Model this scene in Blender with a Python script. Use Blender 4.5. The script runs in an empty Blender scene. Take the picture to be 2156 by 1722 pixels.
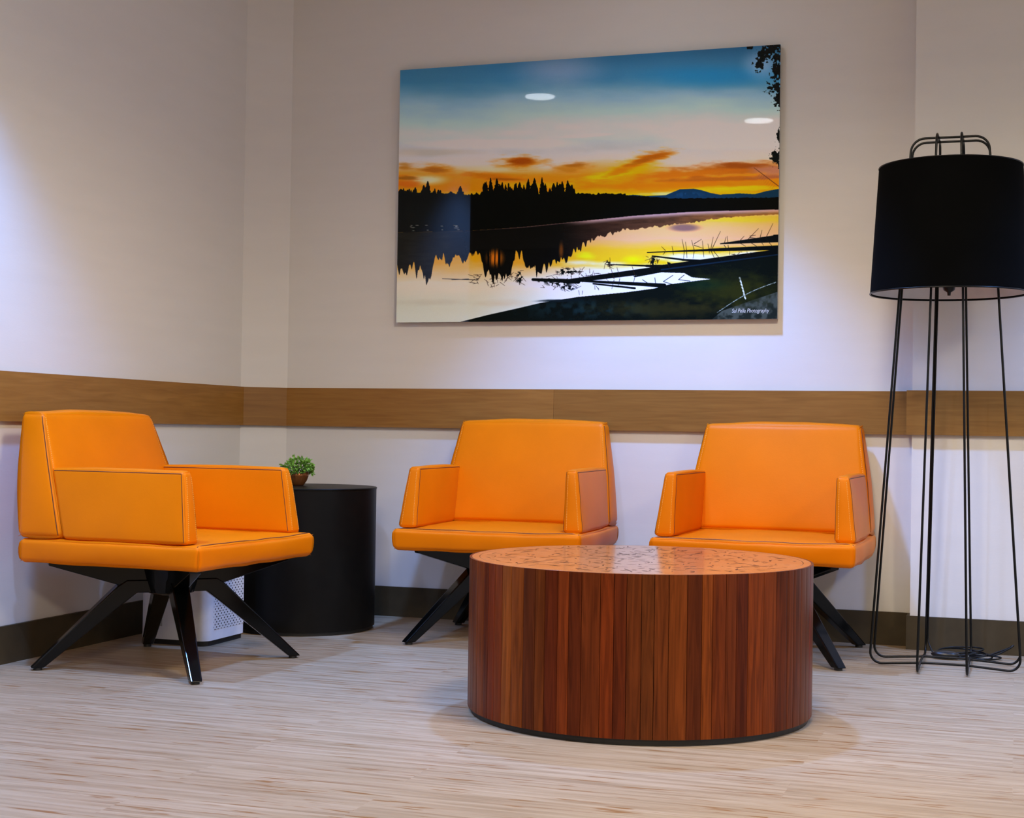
import bpy, bmesh, math, random
import numpy as np
from mathutils import Vector, Matrix, noise

# ---------------------------------------------------------------- scene, camera, world, lights
SC = bpy.context.scene
COL = SC.collection
PI = math.pi
random.seed(7)
SC.view_settings.view_transform = 'Standard'
SC.view_settings.look = 'None'
SC.view_settings.gamma = 1.0
SC.view_settings.exposure = 0.0
SC.view_settings.use_curve_mapping = False
SC.cycles.max_bounces = 8
SC.cycles.diffuse_bounces = 5
SC.cycles.sample_clamp_indirect = 6.0

cam_data = bpy.data.cameras.new('camera')
cam_data.sensor_width = 36.0
cam_data.lens = 3153.66 / 2156.0 * 36.0
cam_data.clip_start = 0.05
cam = bpy.data.objects.new('camera', cam_data)
COL.objects.link(cam)
R_ = Vector((0.94764603, 0.31897998, 0.0147911))
U_ = Vector((-0.00942829, -0.01834996, 0.99978717))
F_ = Vector((-0.31918351, 0.9475838, 0.01438183))
m = Matrix.Identity(4)
for i in range(3):
    m[i][0], m[i][1], m[i][2] = R_[i], U_[i], -F_[i]
m[0][3], m[1][3], m[2][3] = 0.0, -5.5276, 0.7465
cam.matrix_world = m
SC.camera = cam

KEY = (0.15, 0.37, 1.0)
KEY_FLOOR = (0.34, 0.50, 1.0)
WARM = (1.0, 0.83, 0.60)
DOWNLIGHTS = [  # x, y, colour, watts, beam angle, label
    (-1.22, -0.72, KEY, 270, 80, 'recessed round ceiling light in front of the landscape picture wall'),
    (-2.52, -2.42, KEY, 270, 96, 'recessed round ceiling light close to the left wall'),
    (0.95, -0.75, KEY, 230, 92, 'recessed round ceiling light beyond the black floor lamp'),
    (-1.46, -3.36, KEY_FLOOR, 120, 145, 'recessed round ceiling light over the open floor in front of the coffee table'),
    (0.35, -3.10, KEY_FLOOR, 90, 110, 'recessed round ceiling light over the floor at the right'),
]
FILL_LIGHTS = [  # unseen warm fill lights, added for ambient light and shaped as ceiling fixtures
    (-0.30, -6.00, WARM, 330, 'added warm fill light in a round ceiling housing, furthest from the chairs'),
    (-0.55, -2.35, WARM, 185, 'added warm fill light in a round ceiling housing over the coffee table'),
    (2.00, -3.20, WARM, 190, 'added warm fill light in a round ceiling housing to the right of the coffee table'),
]
CEIL = 2.6

w = bpy.data.worlds.new('lobby_ambient')
SC.world = w
w.use_nodes = True
nt = w.node_tree
nt.nodes.clear()
tc = nt.nodes.new('ShaderNodeTexCoord')
sep = nt.nodes.new('ShaderNodeSeparateXYZ')
mr = nt.nodes.new('ShaderNodeMapRange')      # dim lobby behind on the left, added ambient fill towards the right, warm then bluish
mr.inputs['From Min'].default_value = -1.0
mr.inputs['From Max'].default_value = 1.0
mx = nt.nodes.new('ShaderNodeValToRGB')
W_DIM, W_WARM, W_BLUE = (.11, .09, .06, 1), (.48, .40, .27, 1), (.7, .85, 1.1, 1)
while len(mx.color_ramp.elements) < 4: mx.color_ramp.elements.new(.5)
for e_, (p_, c_) in zip(mx.color_ramp.elements, ((.44, W_DIM), (.58, W_WARM), (.86, W_WARM), (.98, W_BLUE))):
    e_.position = p_; e_.color = c_
bg = nt.nodes.new('ShaderNodeBackground'); bg.inputs['Strength'].default_value = 1.0
wo = nt.nodes.new('ShaderNodeOutputWorld')
nt.links.new(tc.outputs['Generated'], sep.inputs[0])
nt.links.new(sep.outputs['X'], mr.inputs['Value'])
nt.links.new(mr.outputs[0], mx.inputs[0])
nt.links.new(mx.outputs[0], bg.inputs['Color'])
nt.links.new(bg.outputs[0], wo.inputs['Surface'])

# ---------------------------------------------------------------- helpers
def obj(name, bm, mat, parent=None, smooth=False, loc=None):
    me = bpy.data.meshes.new(name)
    bm.normal_update()
    bm.to_mesh(me); bm.free()
    if smooth:
        for p in me.polygons: p.use_smooth = True
    for mm in (mat if isinstance(mat, (list, tuple)) else [mat]): me.materials.append(mm)
    o = bpy.data.objects.new(name, me)
    COL.objects.link(o)
    if parent: o.parent = parent
    if loc: o.location = loc
    return o

def thing(name, label, cat, loc=(0, 0, 0), rz=0.0, group=None):
    o = bpy.data.objects.new(name, None)
    o.empty_display_size = 0.1
    COL.objects.link(o)
    o.location = loc; o.rotation_euler = (0, 0, rz)
    o['label'] = label; o['category'] = cat
    if group: o['group'] = group
    return o

def struct(name, bm, mat, label=None, smooth=False):
    o = obj(name, bm, mat, smooth=smooth)
    o['kind'] = 'structure'
    if label: o['label'] = label
    return o

def add_box(bm, x0, x1, y0, y1, z0, z1, bevel=0.0, seg=2):
    v = [bm.verts.new((x, y, z)) for x in (x0, x1) for y in (y0, y1) for z in (z0, z1)]
    idx = [(0, 1, 3, 2), (4, 6, 7, 5), (0, 4, 5, 1), (2, 3, 7, 6), (0, 2, 6, 4), (1, 5, 7, 3)]
    fs = [bm.faces.new([v[i] for i in f]) for f in idx]
    if bevel > 0:
        es = list({e for f in fs for e in f.edges})
        bmesh.ops.bevel(bm, geom=es, offset=bevel, segments=seg, affect='EDGES', profile=0.5)

def add_prism(bm, poly, z0, z1):
    a = [bm.verts.new((p[0], p[1], z0)) for p in poly]
    b = [bm.verts.new((p[0], p[1], z1)) for p in poly]
    n = len(poly)
    bm.faces.new(a[::-1]); bm.faces.new(b)
    for i in range(n):
        bm.faces.new((a[i], a[(i + 1) % n], b[(i + 1) % n], b[i]))

def add_lathe(bm, prof, n=64, close=True, c=(0, 0)):
    rings = []
    for r, z in prof:
        if r < 1e-6:
            rings.append([bm.verts.new((c[0], c[1], z))])
        else:
            rings.append([bm.verts.new((c[0] + r * math.cos(2 * PI * i / n), c[1] + r * math.sin(2 * PI * i / n), z)) for i in range(n)])
    for a, b in zip(rings, rings[1:]):
        for i in range(n):
            j = (i + 1) % n
            if len(a) == 1 and len(b) == 1: continue
            if len(a) == 1: bm.faces.new((a[0], b[j], b[i]))
            elif len(b) == 1: bm.faces.new((a[i], a[j], b[0]))
            else: bm.faces.new((a[i], a[j], b[j], b[i]))

def fix_normals(bm):
    bmesh.ops.recalc_face_normals(bm, faces=bm.faces[:])

def add_tube(bm, pts, r, n=8, closed=False):
    pts = [Vector(p) for p in pts]
    N = len(pts); rings = []
    up = None
    for i, p in enumerate(pts):
        a = pts[(i - 1) % N] if (closed or i > 0) else p
        b = pts[(i + 1) % N] if (closed or i < N - 1) else p
        t = (b - a).normalized()
        if up is None:
            up = t.orthogonal().normalized()
        else:
            up = (up - t * up.dot(t))
            up = up.normalized() if up.length > 1e-6 else t.orthogonal().normalized()
        s = t.cross(up)
        rr = r[i] if isinstance(r, (list, tuple)) else r
        rings.append([bm.verts.new(p + (up * math.cos(2 * PI * k / n) + s * math.sin(2 * PI * k / n)) * rr) for k in range(n)])
    rng = range(N) if closed else range(N - 1)
    for i in rng:
        a, b = rings[i], rings[(i + 1) % N]
        off = 0
        if closed and i == N - 1:
            off = min(range(n), key=lambda o_: (a[0].co - b[o_].co).length)
        for k in range(n):
            bm.faces.new((a[k], a[(k + 1) % n], b[(k + 1 + off) % n], b[(k + off) % n]))
    if not closed:
        bm.faces.new(rings[0][::-1]); bm.faces.new(rings[-1])

def round_path(pts, rads, seg=7, closed=False):
    pts = [Vector(p) for p in pts]; N = len(pts); out = []
    for i, p in enumerate(pts):
        if not closed and i in (0, N - 1):
            out.append(p); continue
        r = rads[i] if isinstance(rads, (list, tuple)) else rads
        a = (pts[i - 1] - p); b = (pts[(i + 1) % N] - p)
        la, lb = a.length, b.length
        a.normalize(); b.normalize()
        ang = a.angle(b)
        if r <= 0 or ang > PI - 0.02:
            out.append(p); continue
        d = min(r / math.tan(ang / 2), la * .48, lb * .48)
        rr = d * math.tan(ang / 2)
        c = p + (a + b).normalized() * (rr / math.sin(ang / 2))
        va = (p + a * d) - c; vb = (p + b * d) - c
        th = va.angle(vb); ax = va.cross(vb).normalized()
        for k in range(seg + 1):
            out.append(c + Matrix.Rotation(th * k / seg, 3, ax) @ va)
    return out

class SoftBlock:
    """a cushion: rounded block stretched onto eight corners, faces swelling a little"""
    def __init__(self, corners, r, bulge=0.0, wob=0.0, seed=0):
        # corners[(sx,sy,sz)] with s in (-1,1)
        self.c = {k: Vector(v) for k, v in corners.items()}
        g = lambda *k: self.c[k]
        self.h = Vector((
            sum((g(1, a, b) - g(-1, a, b)).length for a in (-1, 1) for b in (-1, 1)) / 8,
            sum((g(a, 1, b) - g(a, -1, b)).length for a in (-1, 1) for b in (-1, 1)) / 8,
            sum((g(a, b, 1) - g(a, b, -1)).length for a in (-1, 1) for b in (-1, 1)) / 8))
        self.r, self.b, self.w, self.s = r, bulge, wob, seed
    def tri(self, q):
        o = Vector((0, 0, 0))
        for k, v in self.c.items():
            o += v * ((1 + k[0] * q[0]) * (1 + k[1] * q[1]) * (1 + k[2] * q[2]) / 8)
        return o
    def at(self, p, lift=0.0):
        h, r = self.h, self.r
        P = Vector([p[i] * h[i] for i in range(3)])
        I = Vector([max(-(h[i] - r), min(h[i] - r, P[i])) for i in range(3)])
        d = P - I
        nrm = d.normalized() if d.length > 1e-9 else Vector((0, 0, 1))
        u = [P[i] / h[i] for i in range(3)]
        f = 1.0
        for i in range(3):
            f *= (1 - (u[i] ** 2 if abs(u[i]) < 0.9999 else 0))
        q = I + nrm * (r + lift)
        q += nrm * self.b * f
        if self.w:
            q += nrm * self.w * noise.noise(Vector(q) * 9 + Vector((self.s * 3.7, 0, self.s)))
        return self.tri([q[i] / h[i] for i in range(3)])
    def mesh(self, bm, n=(10, 10, 10)):
        def axis(h, k):
            rr = min(self.r / h, 0.99)
            e = [0, .12, .3, .55, .78, 1.0]
            lo = [-1 + rr * t for t in e]
            inner = [-(1 - rr) + 2 * (1 - rr) * i / k for i in range(1, k)]
            return lo + inner + [-t for t in lo[::-1]]
        A = [axis(self.h[i], n[i]) for i in range(3)]
        cache = {}
        def vert(p):
            k = tuple(round(t, 7) for t in p)
            if k not in cache: cache[k] = bm.verts.new(self.at(p))
            return cache[k]
        for ax in range(3):
            b, c = (ax + 1) % 3, (ax + 2) % 3
            for s in (-1, 1):
                for i in range(len(A[b]) - 1):
                    for j in range(len(A[c]) - 1):
                        q = []
                        for (ii, jj) in ((i, j), (i + 1, j), (i + 1, j + 1), (i, j + 1)):
                            p = [0, 0, 0]; p[ax] = s; p[b] = A[b][ii]; p[c] = A[c][jj]
                            q.append(vert(p))
                        if s < 0: q = q[::-1]
                        bm.faces.new(q)
        return bm

# ---------------------------------------------------------------- materials
def new_mat(name):
    mt = bpy.data.materials.new(name); mt.use_nodes = True
    t = mt.node_tree
    return mt, t, t.nodes['Principled BSDF']

def lin(c):
    return tuple(((v / 255) / 12.92 if v / 255 <= .04045 else ((v / 255 + .055) / 1.055) ** 2.4) for v in c)

def mat(name, col, rough=.5, metal=0.0, spec=.5, noise_scale=None, noise_amt=.12, bump=0.0, bump_scale=200, stretch=(1, 1, 1), coat=0.0, coat_rough=.1):
    mt, t, b = new_mat(name)
    b.inputs['Roughness'].default_value = rough
    b.inputs['Metallic'].default_value = metal
    b.inputs['Specular IOR Level'].default_value = spec
    b.inputs['Coat Weight'].default_value = coat
    b.inputs['Coat Roughness'].default_value = coat_rough
    tcn = t.nodes.new('ShaderNodeTexCoord')
    mp = t.nodes.new('ShaderNodeMapping'); mp.inputs['Scale'].default_value = stretch
    t.links.new(tcn.outputs['Object'], mp.inputs[0])
    n = t.nodes.new('ShaderNodeTexNoise')
    n.inputs['Scale'].default_value = noise_scale or 8
    n.inputs['Detail'].default_value = 5
    t.links.new(mp.outputs[0], n.inputs['Vector'])
    r = t.nodes.new('ShaderNodeValToRGB')
    r.color_ramp.elements[0].position = .3; r.color_ramp.elements[1].position = .7
    r.color_ramp.elements[0].color = tuple(c * (1 - noise_amt) for c in col) + (1,)
    r.color_ramp.elements[1].color = tuple(min(1, c * (1 + noise_amt)) for c in col) + (1,)
    t.links.new(n.outputs['Fac'], r.inputs[0])
    t.links.new(r.outputs[0], b.inputs['Base Color'])
    if bump:
        n2 = t.nodes.new('ShaderNodeTexNoise'); n2.inputs['Scale'].default_value = bump_scale; n2.inputs['Detail'].default_value = 3
        t.links.new(mp.outputs[0], n2.inputs['Vector'])
        bp = t.nodes.new('ShaderNodeBump'); bp.inputs['Strength'].default_value = bump; bp.inputs['Distance'].default_value = .002
        t.links.new(n2.outputs['Fac'], bp.inputs['Height'])
        t.links.new(bp.outputs[0], b.inputs['Normal'])
    return mt

M_wall = mat('wall_covering', (.73, .72, .69), .75, spec=.25, noise_scale=3, noise_amt=.015, bump=.08, bump_scale=60, stretch=(1, 1, 6))
M_ceil = mat('ceiling_paint', (.75, .72, .68), .9, noise_amt=.015)
M_base = mat('rubber_base', (.058, .043, .021), .6, spec=.25, noise_scale=20, noise_amt=.1)
M_leather = mat('orange_leather', (.76, .180, .0005), .42, spec=.2, noise_scale=5, noise_amt=.05, bump=.12, bump_scale=260)
M_leather.node_tree.nodes['Principled BSDF'].inputs['Specular Tint'].default_value = (1, .74, .42, 1)
M_seam = mat('dark_thread_seam', (.10, .022, .002), .6)
M_stitch = mat('yellow_thread', (.95, .48, .06), .6)
M_gloss = mat('black_gloss_metal', (.0016, .002, .0022), .13, spec=.24)
M_glide = mat('black_plastic', (.008, .008, .008), .5)
M_wire = mat('black_wire', (.0025, .003, .003), .35, spec=.25)
M_shade = mat('black_shade_fabric', (.002, .0022, .0024), .95, spec=.04, bump=.1, bump_scale=400)
M_lining = mat('white_shade_lining', (.62, .64, .68), .7)
M_drum = mat('black_brown_laminate', (.0055, .0045, .003), .42, spec=.13, noise_scale=30, noise_amt=.1)
M_white = mat('white_plastic', (.80, .80, .82), .35)
M_grey = mat('grey_print', (.42, .42, .40), .5)
M_panel = mat('acrylic_panel', (.35, .36, .36), .2)
M_ring = mat('white_trim_ring', (.8, .8, .8), .4)
M_pot = mat('copper_pot', (.30, .11, .03), .3, metal=.55, noise_scale=30)
M_soil = mat('dark_soil', (.02, .012, .006), .9)

def mat_band(name, dark=1.0, axis=0):
    mt, t, b = new_mat(name)
    b.inputs['Roughness'].default_value = .42
    b.inputs['Specular IOR Level'].default_value = .35
    tcn = t.nodes.new('ShaderNodeTexCoord')
    mp = t.nodes.new('ShaderNodeMapping')
    mp.inputs['Scale'].default_value = (2.2, 2.2, 34)
    t.links.new(tcn.outputs['Object'], mp.inputs[0])
    n = t.nodes.new('ShaderNodeTexNoise'); n.inputs['Scale'].default_value = 2.2; n.inputs['Detail'].default_value = 6; n.inputs['Distortion'].default_value = .8
    t.links.new(mp.outputs[0], n.inputs['Vector'])
    r = t.nodes.new('ShaderNodeValToRGB')
    r.color_ramp.elements[0].position = .25; r.color_ramp.elements[1].position = .78
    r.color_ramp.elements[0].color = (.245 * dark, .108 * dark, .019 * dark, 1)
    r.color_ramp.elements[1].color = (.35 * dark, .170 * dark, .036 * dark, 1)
    t.links.new(n.outputs['Fac'], r.inputs[0]); t.links.new(r.outputs[0], b.inputs['Base Color'])
    return mt
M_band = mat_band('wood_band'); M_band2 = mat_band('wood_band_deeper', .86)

def mat_floor():
    mt, t, b = new_mat('vinyl_plank_floor')
    L = t.links.new
    b.inputs['Specular IOR Level'].default_value = .45
    tcn = t.nodes.new('ShaderNodeTexCoord')
    br = t.nodes.new('ShaderNodeTexBrick')
    br.offset = .37; br.squash = 1
    br.inputs['Scale'].default_value = 1.0
    br.inputs['Brick Width'].default_value = 1.22; br.inputs['Row Height'].default_value = .152
    br.inputs['Mortar Size'].default_value = .0006
    br.inputs['Color1'].default_value = (0, 0, 0, 1); br.inputs['Color2'].default_value = (1, 1, 1, 1); br.inputs['Mortar'].default_value = (.35, .35, .35, 1)
    L(tcn.outputs['Object'], br.inputs['Vector'])
    # shift the grain per plank
    off = t.nodes.new('ShaderNodeVectorMath'); off.operation = 'MULTIPLY_ADD'
    off.inputs[1].default_value = (7.3, 3.1, 0)
    L(br.outputs['Color'], off.inputs[0]); L(tcn.outputs['Object'], off.inputs[2])
    def nz(sx, sy, scale, detail, dist=0.0, rough=.5):
        mp = t.nodes.new('ShaderNodeMapping'); mp.inputs['Scale'].default_value = (sx, sy, 1)
        L(off.outputs[0], mp.inputs[0])
        n = t.nodes.new('ShaderNodeTexNoise'); n.inputs['Scale'].default_value = scale; n.inputs['Detail'].default_value = detail; n.inputs['Distortion'].default_value = dist
        n.inputs['Roughness'].default_value = rough
        L(mp.outputs[0], n.inputs['Vector']); return n.outputs['Fac']
    def ramp(fac, stops):
        r = t.nodes.new('ShaderNodeValToRGB')
        e = r.color_ramp.elements
        while len(e) < len(stops): e.new(.5)
        for el, (p, c) in zip(e, stops): el.position = p; el.color = (*c, 1)
        L(fac, r.inputs[0]); return r.outputs[0]
    def mix(fac, a, bb, kind='MIX'):
        x = t.nodes.new('ShaderNodeMix'); x.data_type = 'RGBA'; x.blend_type = kind
        if isinstance(fac, float): x.inputs['Factor'].default_value = fac
        else: L(fac, x.inputs['Factor'])
        for s, v in (('A', a), ('B', bb)):
            if isinstance(v, tuple): x.inputs[s].default_value = (*v, 1)
            else: L(v, x.inputs[s])
        return x.outputs['Result']
    base = ramp(nz(1.3, 30, 1.6, 6, .3, .6), [(.28, (.275, .192, .105)), (.5, (.40, .302, .188)), (.72, (.48, .382, .262))])
    fine = ramp(nz(2.0, 150, 1.5, 3), [(.3, (.82, .80, .78)), (.65, (1, 1, 1))])
    base = mix(.8, base, fine, 'MULTIPLY')
    tone = ramp(br.outputs['Color'], [(0, (.93, .92, .91)), (1, (1.0, 1.0, 1.0))])
    base = mix(1.0, base, tone, 'MULTIPLY')
    d1 = ramp(nz(5.5, 68, 1.0, 2.5, .25, .55), [(.60, (0, 0, 0)), (.66, (1, 1, 1))])
    d2 = ramp(nz(1.6, 120, 1.0, 2, .2), [(.60, (0, 0, 0)), (.70, (.8, .8, .8))])
    base = mix(d1, base, (.235, .115, .035))
    base = mix(d2, base, (.25, .15, .08))
    L(base, b.inputs['Base Color'])
    rr = ramp(nz(3, 40, 1, 3), [(.3, (.38, .38, .38)), (.7, (.52, .52, .52))])
    L(rr, b.inputs['Roughness'])
    return mt
M_floor = mat_floor()

def mat_stave():
    mt, t, b = new_mat('walnut_staves')
    L = t.links.new
    b.inputs['Roughness'].default_value = .34
    b.inputs['Specular IOR Level'].default_value = .12
    at = t.nodes.new('ShaderNodeAttribute'); at.attribute_name = 'tone'
    tcn = t.nodes.new('ShaderNodeTexCoord')
    ad = t.nodes.new('ShaderNodeVectorMath'); ad.operation = 'MULTIPLY_ADD'; ad.inputs[1].default_value = (0, 0, 30)
    L(at.outputs['Color'], ad.inputs[0]); L(tcn.outputs['Object'], ad.inputs[2])
    mp = t.nodes.new('ShaderNodeMapping'); mp.inputs['Scale'].default_value = (40, 40, 2.2); L(ad.outputs[0], mp.inputs[0])
    n = t.nodes.new('ShaderNodeTexNoise'); n.inputs['Scale'].default_value = 2; n.inputs['Detail'].default_value = 6; n.inputs['Distortion'].default_value = 1.2
    L(mp.outputs[0], n.inputs['Vector'])
    r = t.nodes.new('ShaderNodeValToRGB'); r.color_ramp.elements[0].position = .25; r.color_ramp.elements[1].position = .75
    r.color_ramp.elements[0].color = (.50, .45, .40, 1); r.color_ramp.elements[1].color = (1.42, 1.45, 1.5, 1)
    L(n.outputs['Fac'], r.inputs[0])
    x = t.nodes.new('ShaderNodeMix'); x.data_type = 'RGBA'; x.blend_type = 'MULTIPLY'; x.inputs['Factor'].default_value = 1
    L(at.outputs['Color'], x.inputs['A']); L(r.outputs[0], x.inputs['B'])
    L(x.outputs['Result'], b.inputs['Base Color'])
    return mt
M_stave = mat_stave()

def mat_top(flecks=True):
    mt, t, b = new_mat('fleck_tabletop' if flecks else 'plain_table_rim')
    L = t.links.new
    b.inputs['Roughness'].default_value = .13
    b.inputs['Specular IOR Level'].default_value = .28
    tcn = t.nodes.new('ShaderNodeTexCoord')
    n = t.nodes.new('ShaderNodeTexNoise'); n.inputs['Scale'].default_value = 14; n.inputs['Detail'].default_value = 4
    L(tcn.outputs['Object'], n.inputs['Vector'])
    r = t.nodes.new('ShaderNodeValToRGB')
    r.color_ramp.elements[0].position = .3; r.color_ramp.elements[1].position = .7
    r.color_ramp.elements[0].color = (.36, .155, .052, 1); r.color_ramp.elements[1].color = (.46, .215, .080, 1)
    L(n.outputs['Fac'], r.inputs[0])
    out = r.outputs[0]
    L(out, b.inputs['Base Color'])
    return mt
M_top = mat_top(); M_fleck = mat('dark_fleck_inlay', (.035, .011, .003), .25, spec=.28, noise_scale=40, noise_amt=.5); M_rim = mat_top(False)

def mat_leaf():
    mt, t, b = new_mat('green_leaves')
    L = t.links.new
    b.inputs['Roughness'].default_value = .4
    at = t.nodes.new('ShaderNodeAttribute'); at.attribute_name = 'tone'
    L(at.outputs['Color'], b.inputs['Base Color'])
    return mt
M_leaf = mat_leaf()

def mat_perforated():
    mt, t, b = new_mat('perforated_white_plastic')
    L = t.links.new
    b.inputs['Roughness'].default_value = .35
    tcn = t.nodes.new('ShaderNodeTexCoord'); sp = t.nodes.new('ShaderNodeSeparateXYZ'); L(tcn.outputs['Object'], sp.inputs[0])
    def mth(op, a, bb=None, c=None):
        n = t.nodes.new('ShaderNodeMath'); n.operation = op
        for i, v in enumerate((a, bb, c)):
            if v is None: continue
            if isinstance(v, (int, float)): n.inputs[i].default_value = v
            else: L(v, n.inputs[i])
        return n.outputs[0]
    def dots(ox, oz, rad):
        u = mth('SUBTRACT', mth('FRACT', mth('MULTIPLY_ADD', sp.outputs['Y'], 1 / .021, ox)), .5)
        v = mth('SUBTRACT', mth('FRACT', mth('MULTIPLY_ADD', sp.outputs['Z'], 1 / .0175, oz)), .5)
        u = mth('MULTIPLY', u, .021); v = mth('MULTIPLY', v, .0175)
        d = mth('SQRT', mth('ADD', mth('MULTIPLY', u, u), mth('MULTIPLY', v, v)))
        return mth('LESS_THAN', d, rad)
    f = mth('MAXIMUM', dots(0, 0, .0033), dots(.5, .5, .0033))
    f = mth('MAXIMUM', f, dots(.5, 0, .0012)); f = mth('MAXIMUM', f, dots(0, .5, .0012))
    x = t.nodes.new('ShaderNodeMix'); x.data_type = 'RGBA'
    L(f, x.inputs['Factor']); x.inputs['A'].default_value = (.80, .80, .82, 1); x.inputs['B'].default_value = (.01, .01, .012, 1)
    L(x.outputs['Result'], b.inputs['Base Color'])
    return mt
M_perf = mat_perforated()

def mat_emit(name, col, s):
    mt, t, b = new_mat(name)
    b.inputs['Emission Color'].default_value = (*col, 1); b.inputs['Emission Strength'].default_value = s
    b.inputs['Base Color'].default_value = (.8, .8, .8, 1)
    return mt
M_emit = mat_emit('lit_diffuser', (.88, .93, 1.0), 26.0)
M_fill = mat_emit('fill_light_glow', WARM, 3.0)  # glowing face of the added fill lights

# ---------------------------------------------------------------- the room
XL = -2.974          # left wall
PX, PD = -0.348, 0.085   # bumped-out wall at the right
CH = 0.138           # chamfer in the corner
YEND = -2.56
bm = bmesh.new(); add_box(bm, -6, 4.5, -9, .1, -.06, 0); struct('floor', bm, M_floor)
bm = bmesh.new(); add_box(bm, -6, 4.5, -9, .1, CEIL, CEIL + .08); struct('ceiling', bm, M_ceil)
bm = bmesh.new(); add_box(bm, XL + CH - .0, PX + .0, 0, .1, 0, CEIL); struct('wall_back', bm, M_wall)
bm = bmesh.new(); add_box(bm, PX, 4.5, -PD, .1, 0, CEIL); struct('wall_right', bm, M_wall)
bm = bmesh.new(); add_box(bm, XL - .12, XL, YEND, -CH, 0, CEIL); struct('wall_left', bm, M_wall)
bm = bmesh.new(); add_prism(bm, [(XL, -CH), (XL + CH, 0), (XL + CH, .1), (XL - .12, .1), (XL - .12, -CH)], 0, CEIL); struct('wall_corner', bm, M_wall)

BT, BB, BTH = .9073, .7522, .018
def mitre_band(bm, pts, z0, z1, th):
    # pts: wall-side polyline; room side lies to the right-hand offset, mitred
    P = [Vector((p[0], p[1])) for p in pts]
    off = []
    for i, p in enumerate(P):
        n = []
        if i > 0: d = (P[i] - P[i - 1]).normalized(); n.append(Vector((d.y, -d.x)))
        if i < len(P) - 1: d = (P[i + 1] - P[i]).normalized(); n.append(Vector((d.y, -d.x)))
        if len(n) == 1: off.append(p + n[0] * th)
        else:
            s = (n[0] + n[1]).normalized(); off.append(p + s * (th / s.dot(n[0])))
    add_prism(bm, [tuple(p) for p in P] + [tuple(p) for p in off[::-1]], z0, z1)
    fix_normals(bm)
cn = [(XL, YEND), (XL, -CH), (XL + CH, 0), (PX, 0)]
def offs(i, th):
    # mitre point of the inner corner i of cn
    P = [Vector(p) for p in cn]
    d1 = (P[i] - P[i - 1]).normalized(); d2 = (P[i + 1] - P[i]).normalized()
    n1 = Vector((d1.y, -d1.x)); n2 = Vector((d2.y, -d2.x)); s = (n1 + n2).normalized()
    return P[i] + s * (th / s.dot(n1))
def board(name, quad, z0, z1, mt, label):
    bm = bmesh.new(); add_prism(bm, quad, z0, z1); fix_normals(bm)
    return struct(name, bm, mt, label)
o1, o2 = offs(1, BTH), offs(2, BTH)
JX = -1.687
board('trim_1', [cn[0], cn[1], tuple(o1), (XL + BTH, YEND)], BB, BT, M_band, 'wooden wall band on the left wall')
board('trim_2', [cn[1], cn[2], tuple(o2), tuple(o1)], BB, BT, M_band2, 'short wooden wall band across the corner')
board('trim_3', [cn[2], (JX - .0004, 0), (JX - .0004, -BTH), tuple(o2)], BB, BT, M_band, 'wooden wall band between the corner and the joint')
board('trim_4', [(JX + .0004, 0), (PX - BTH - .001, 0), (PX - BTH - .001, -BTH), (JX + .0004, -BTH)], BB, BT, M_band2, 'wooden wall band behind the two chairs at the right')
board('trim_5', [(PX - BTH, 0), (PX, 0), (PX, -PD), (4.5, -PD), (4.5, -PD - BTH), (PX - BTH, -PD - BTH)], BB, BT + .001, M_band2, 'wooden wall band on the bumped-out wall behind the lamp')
bs, bth = .1177, .012
q1, q2 = offs(1, bth), offs(2, bth)
board('baseboard_left', [cn[0], cn[1], tuple(q1), (XL + bth, YEND)], 0, bs, M_base, 'dark baseboard of the left wall')
board('baseboard_corner', [cn[1], cn[2], tuple(q2), tuple(q1)], 0, bs, M_base, 'dark baseboard across the corner')
board('baseboard_back', [cn[2], (PX - bth - .0005, 0), (PX - bth - .0005, -bth), tuple(q2)], 0, bs, M_base, 'dark baseboard of the back wall')
board('baseboard_right', [(PX - bth, 0), (PX, 0), (PX, -PD), (4.5, -PD), (4.5, -PD - bth), (PX - bth, -PD - bth)], 0, bs, M_base, 'dark baseboard of the bumped-out wall')

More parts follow.
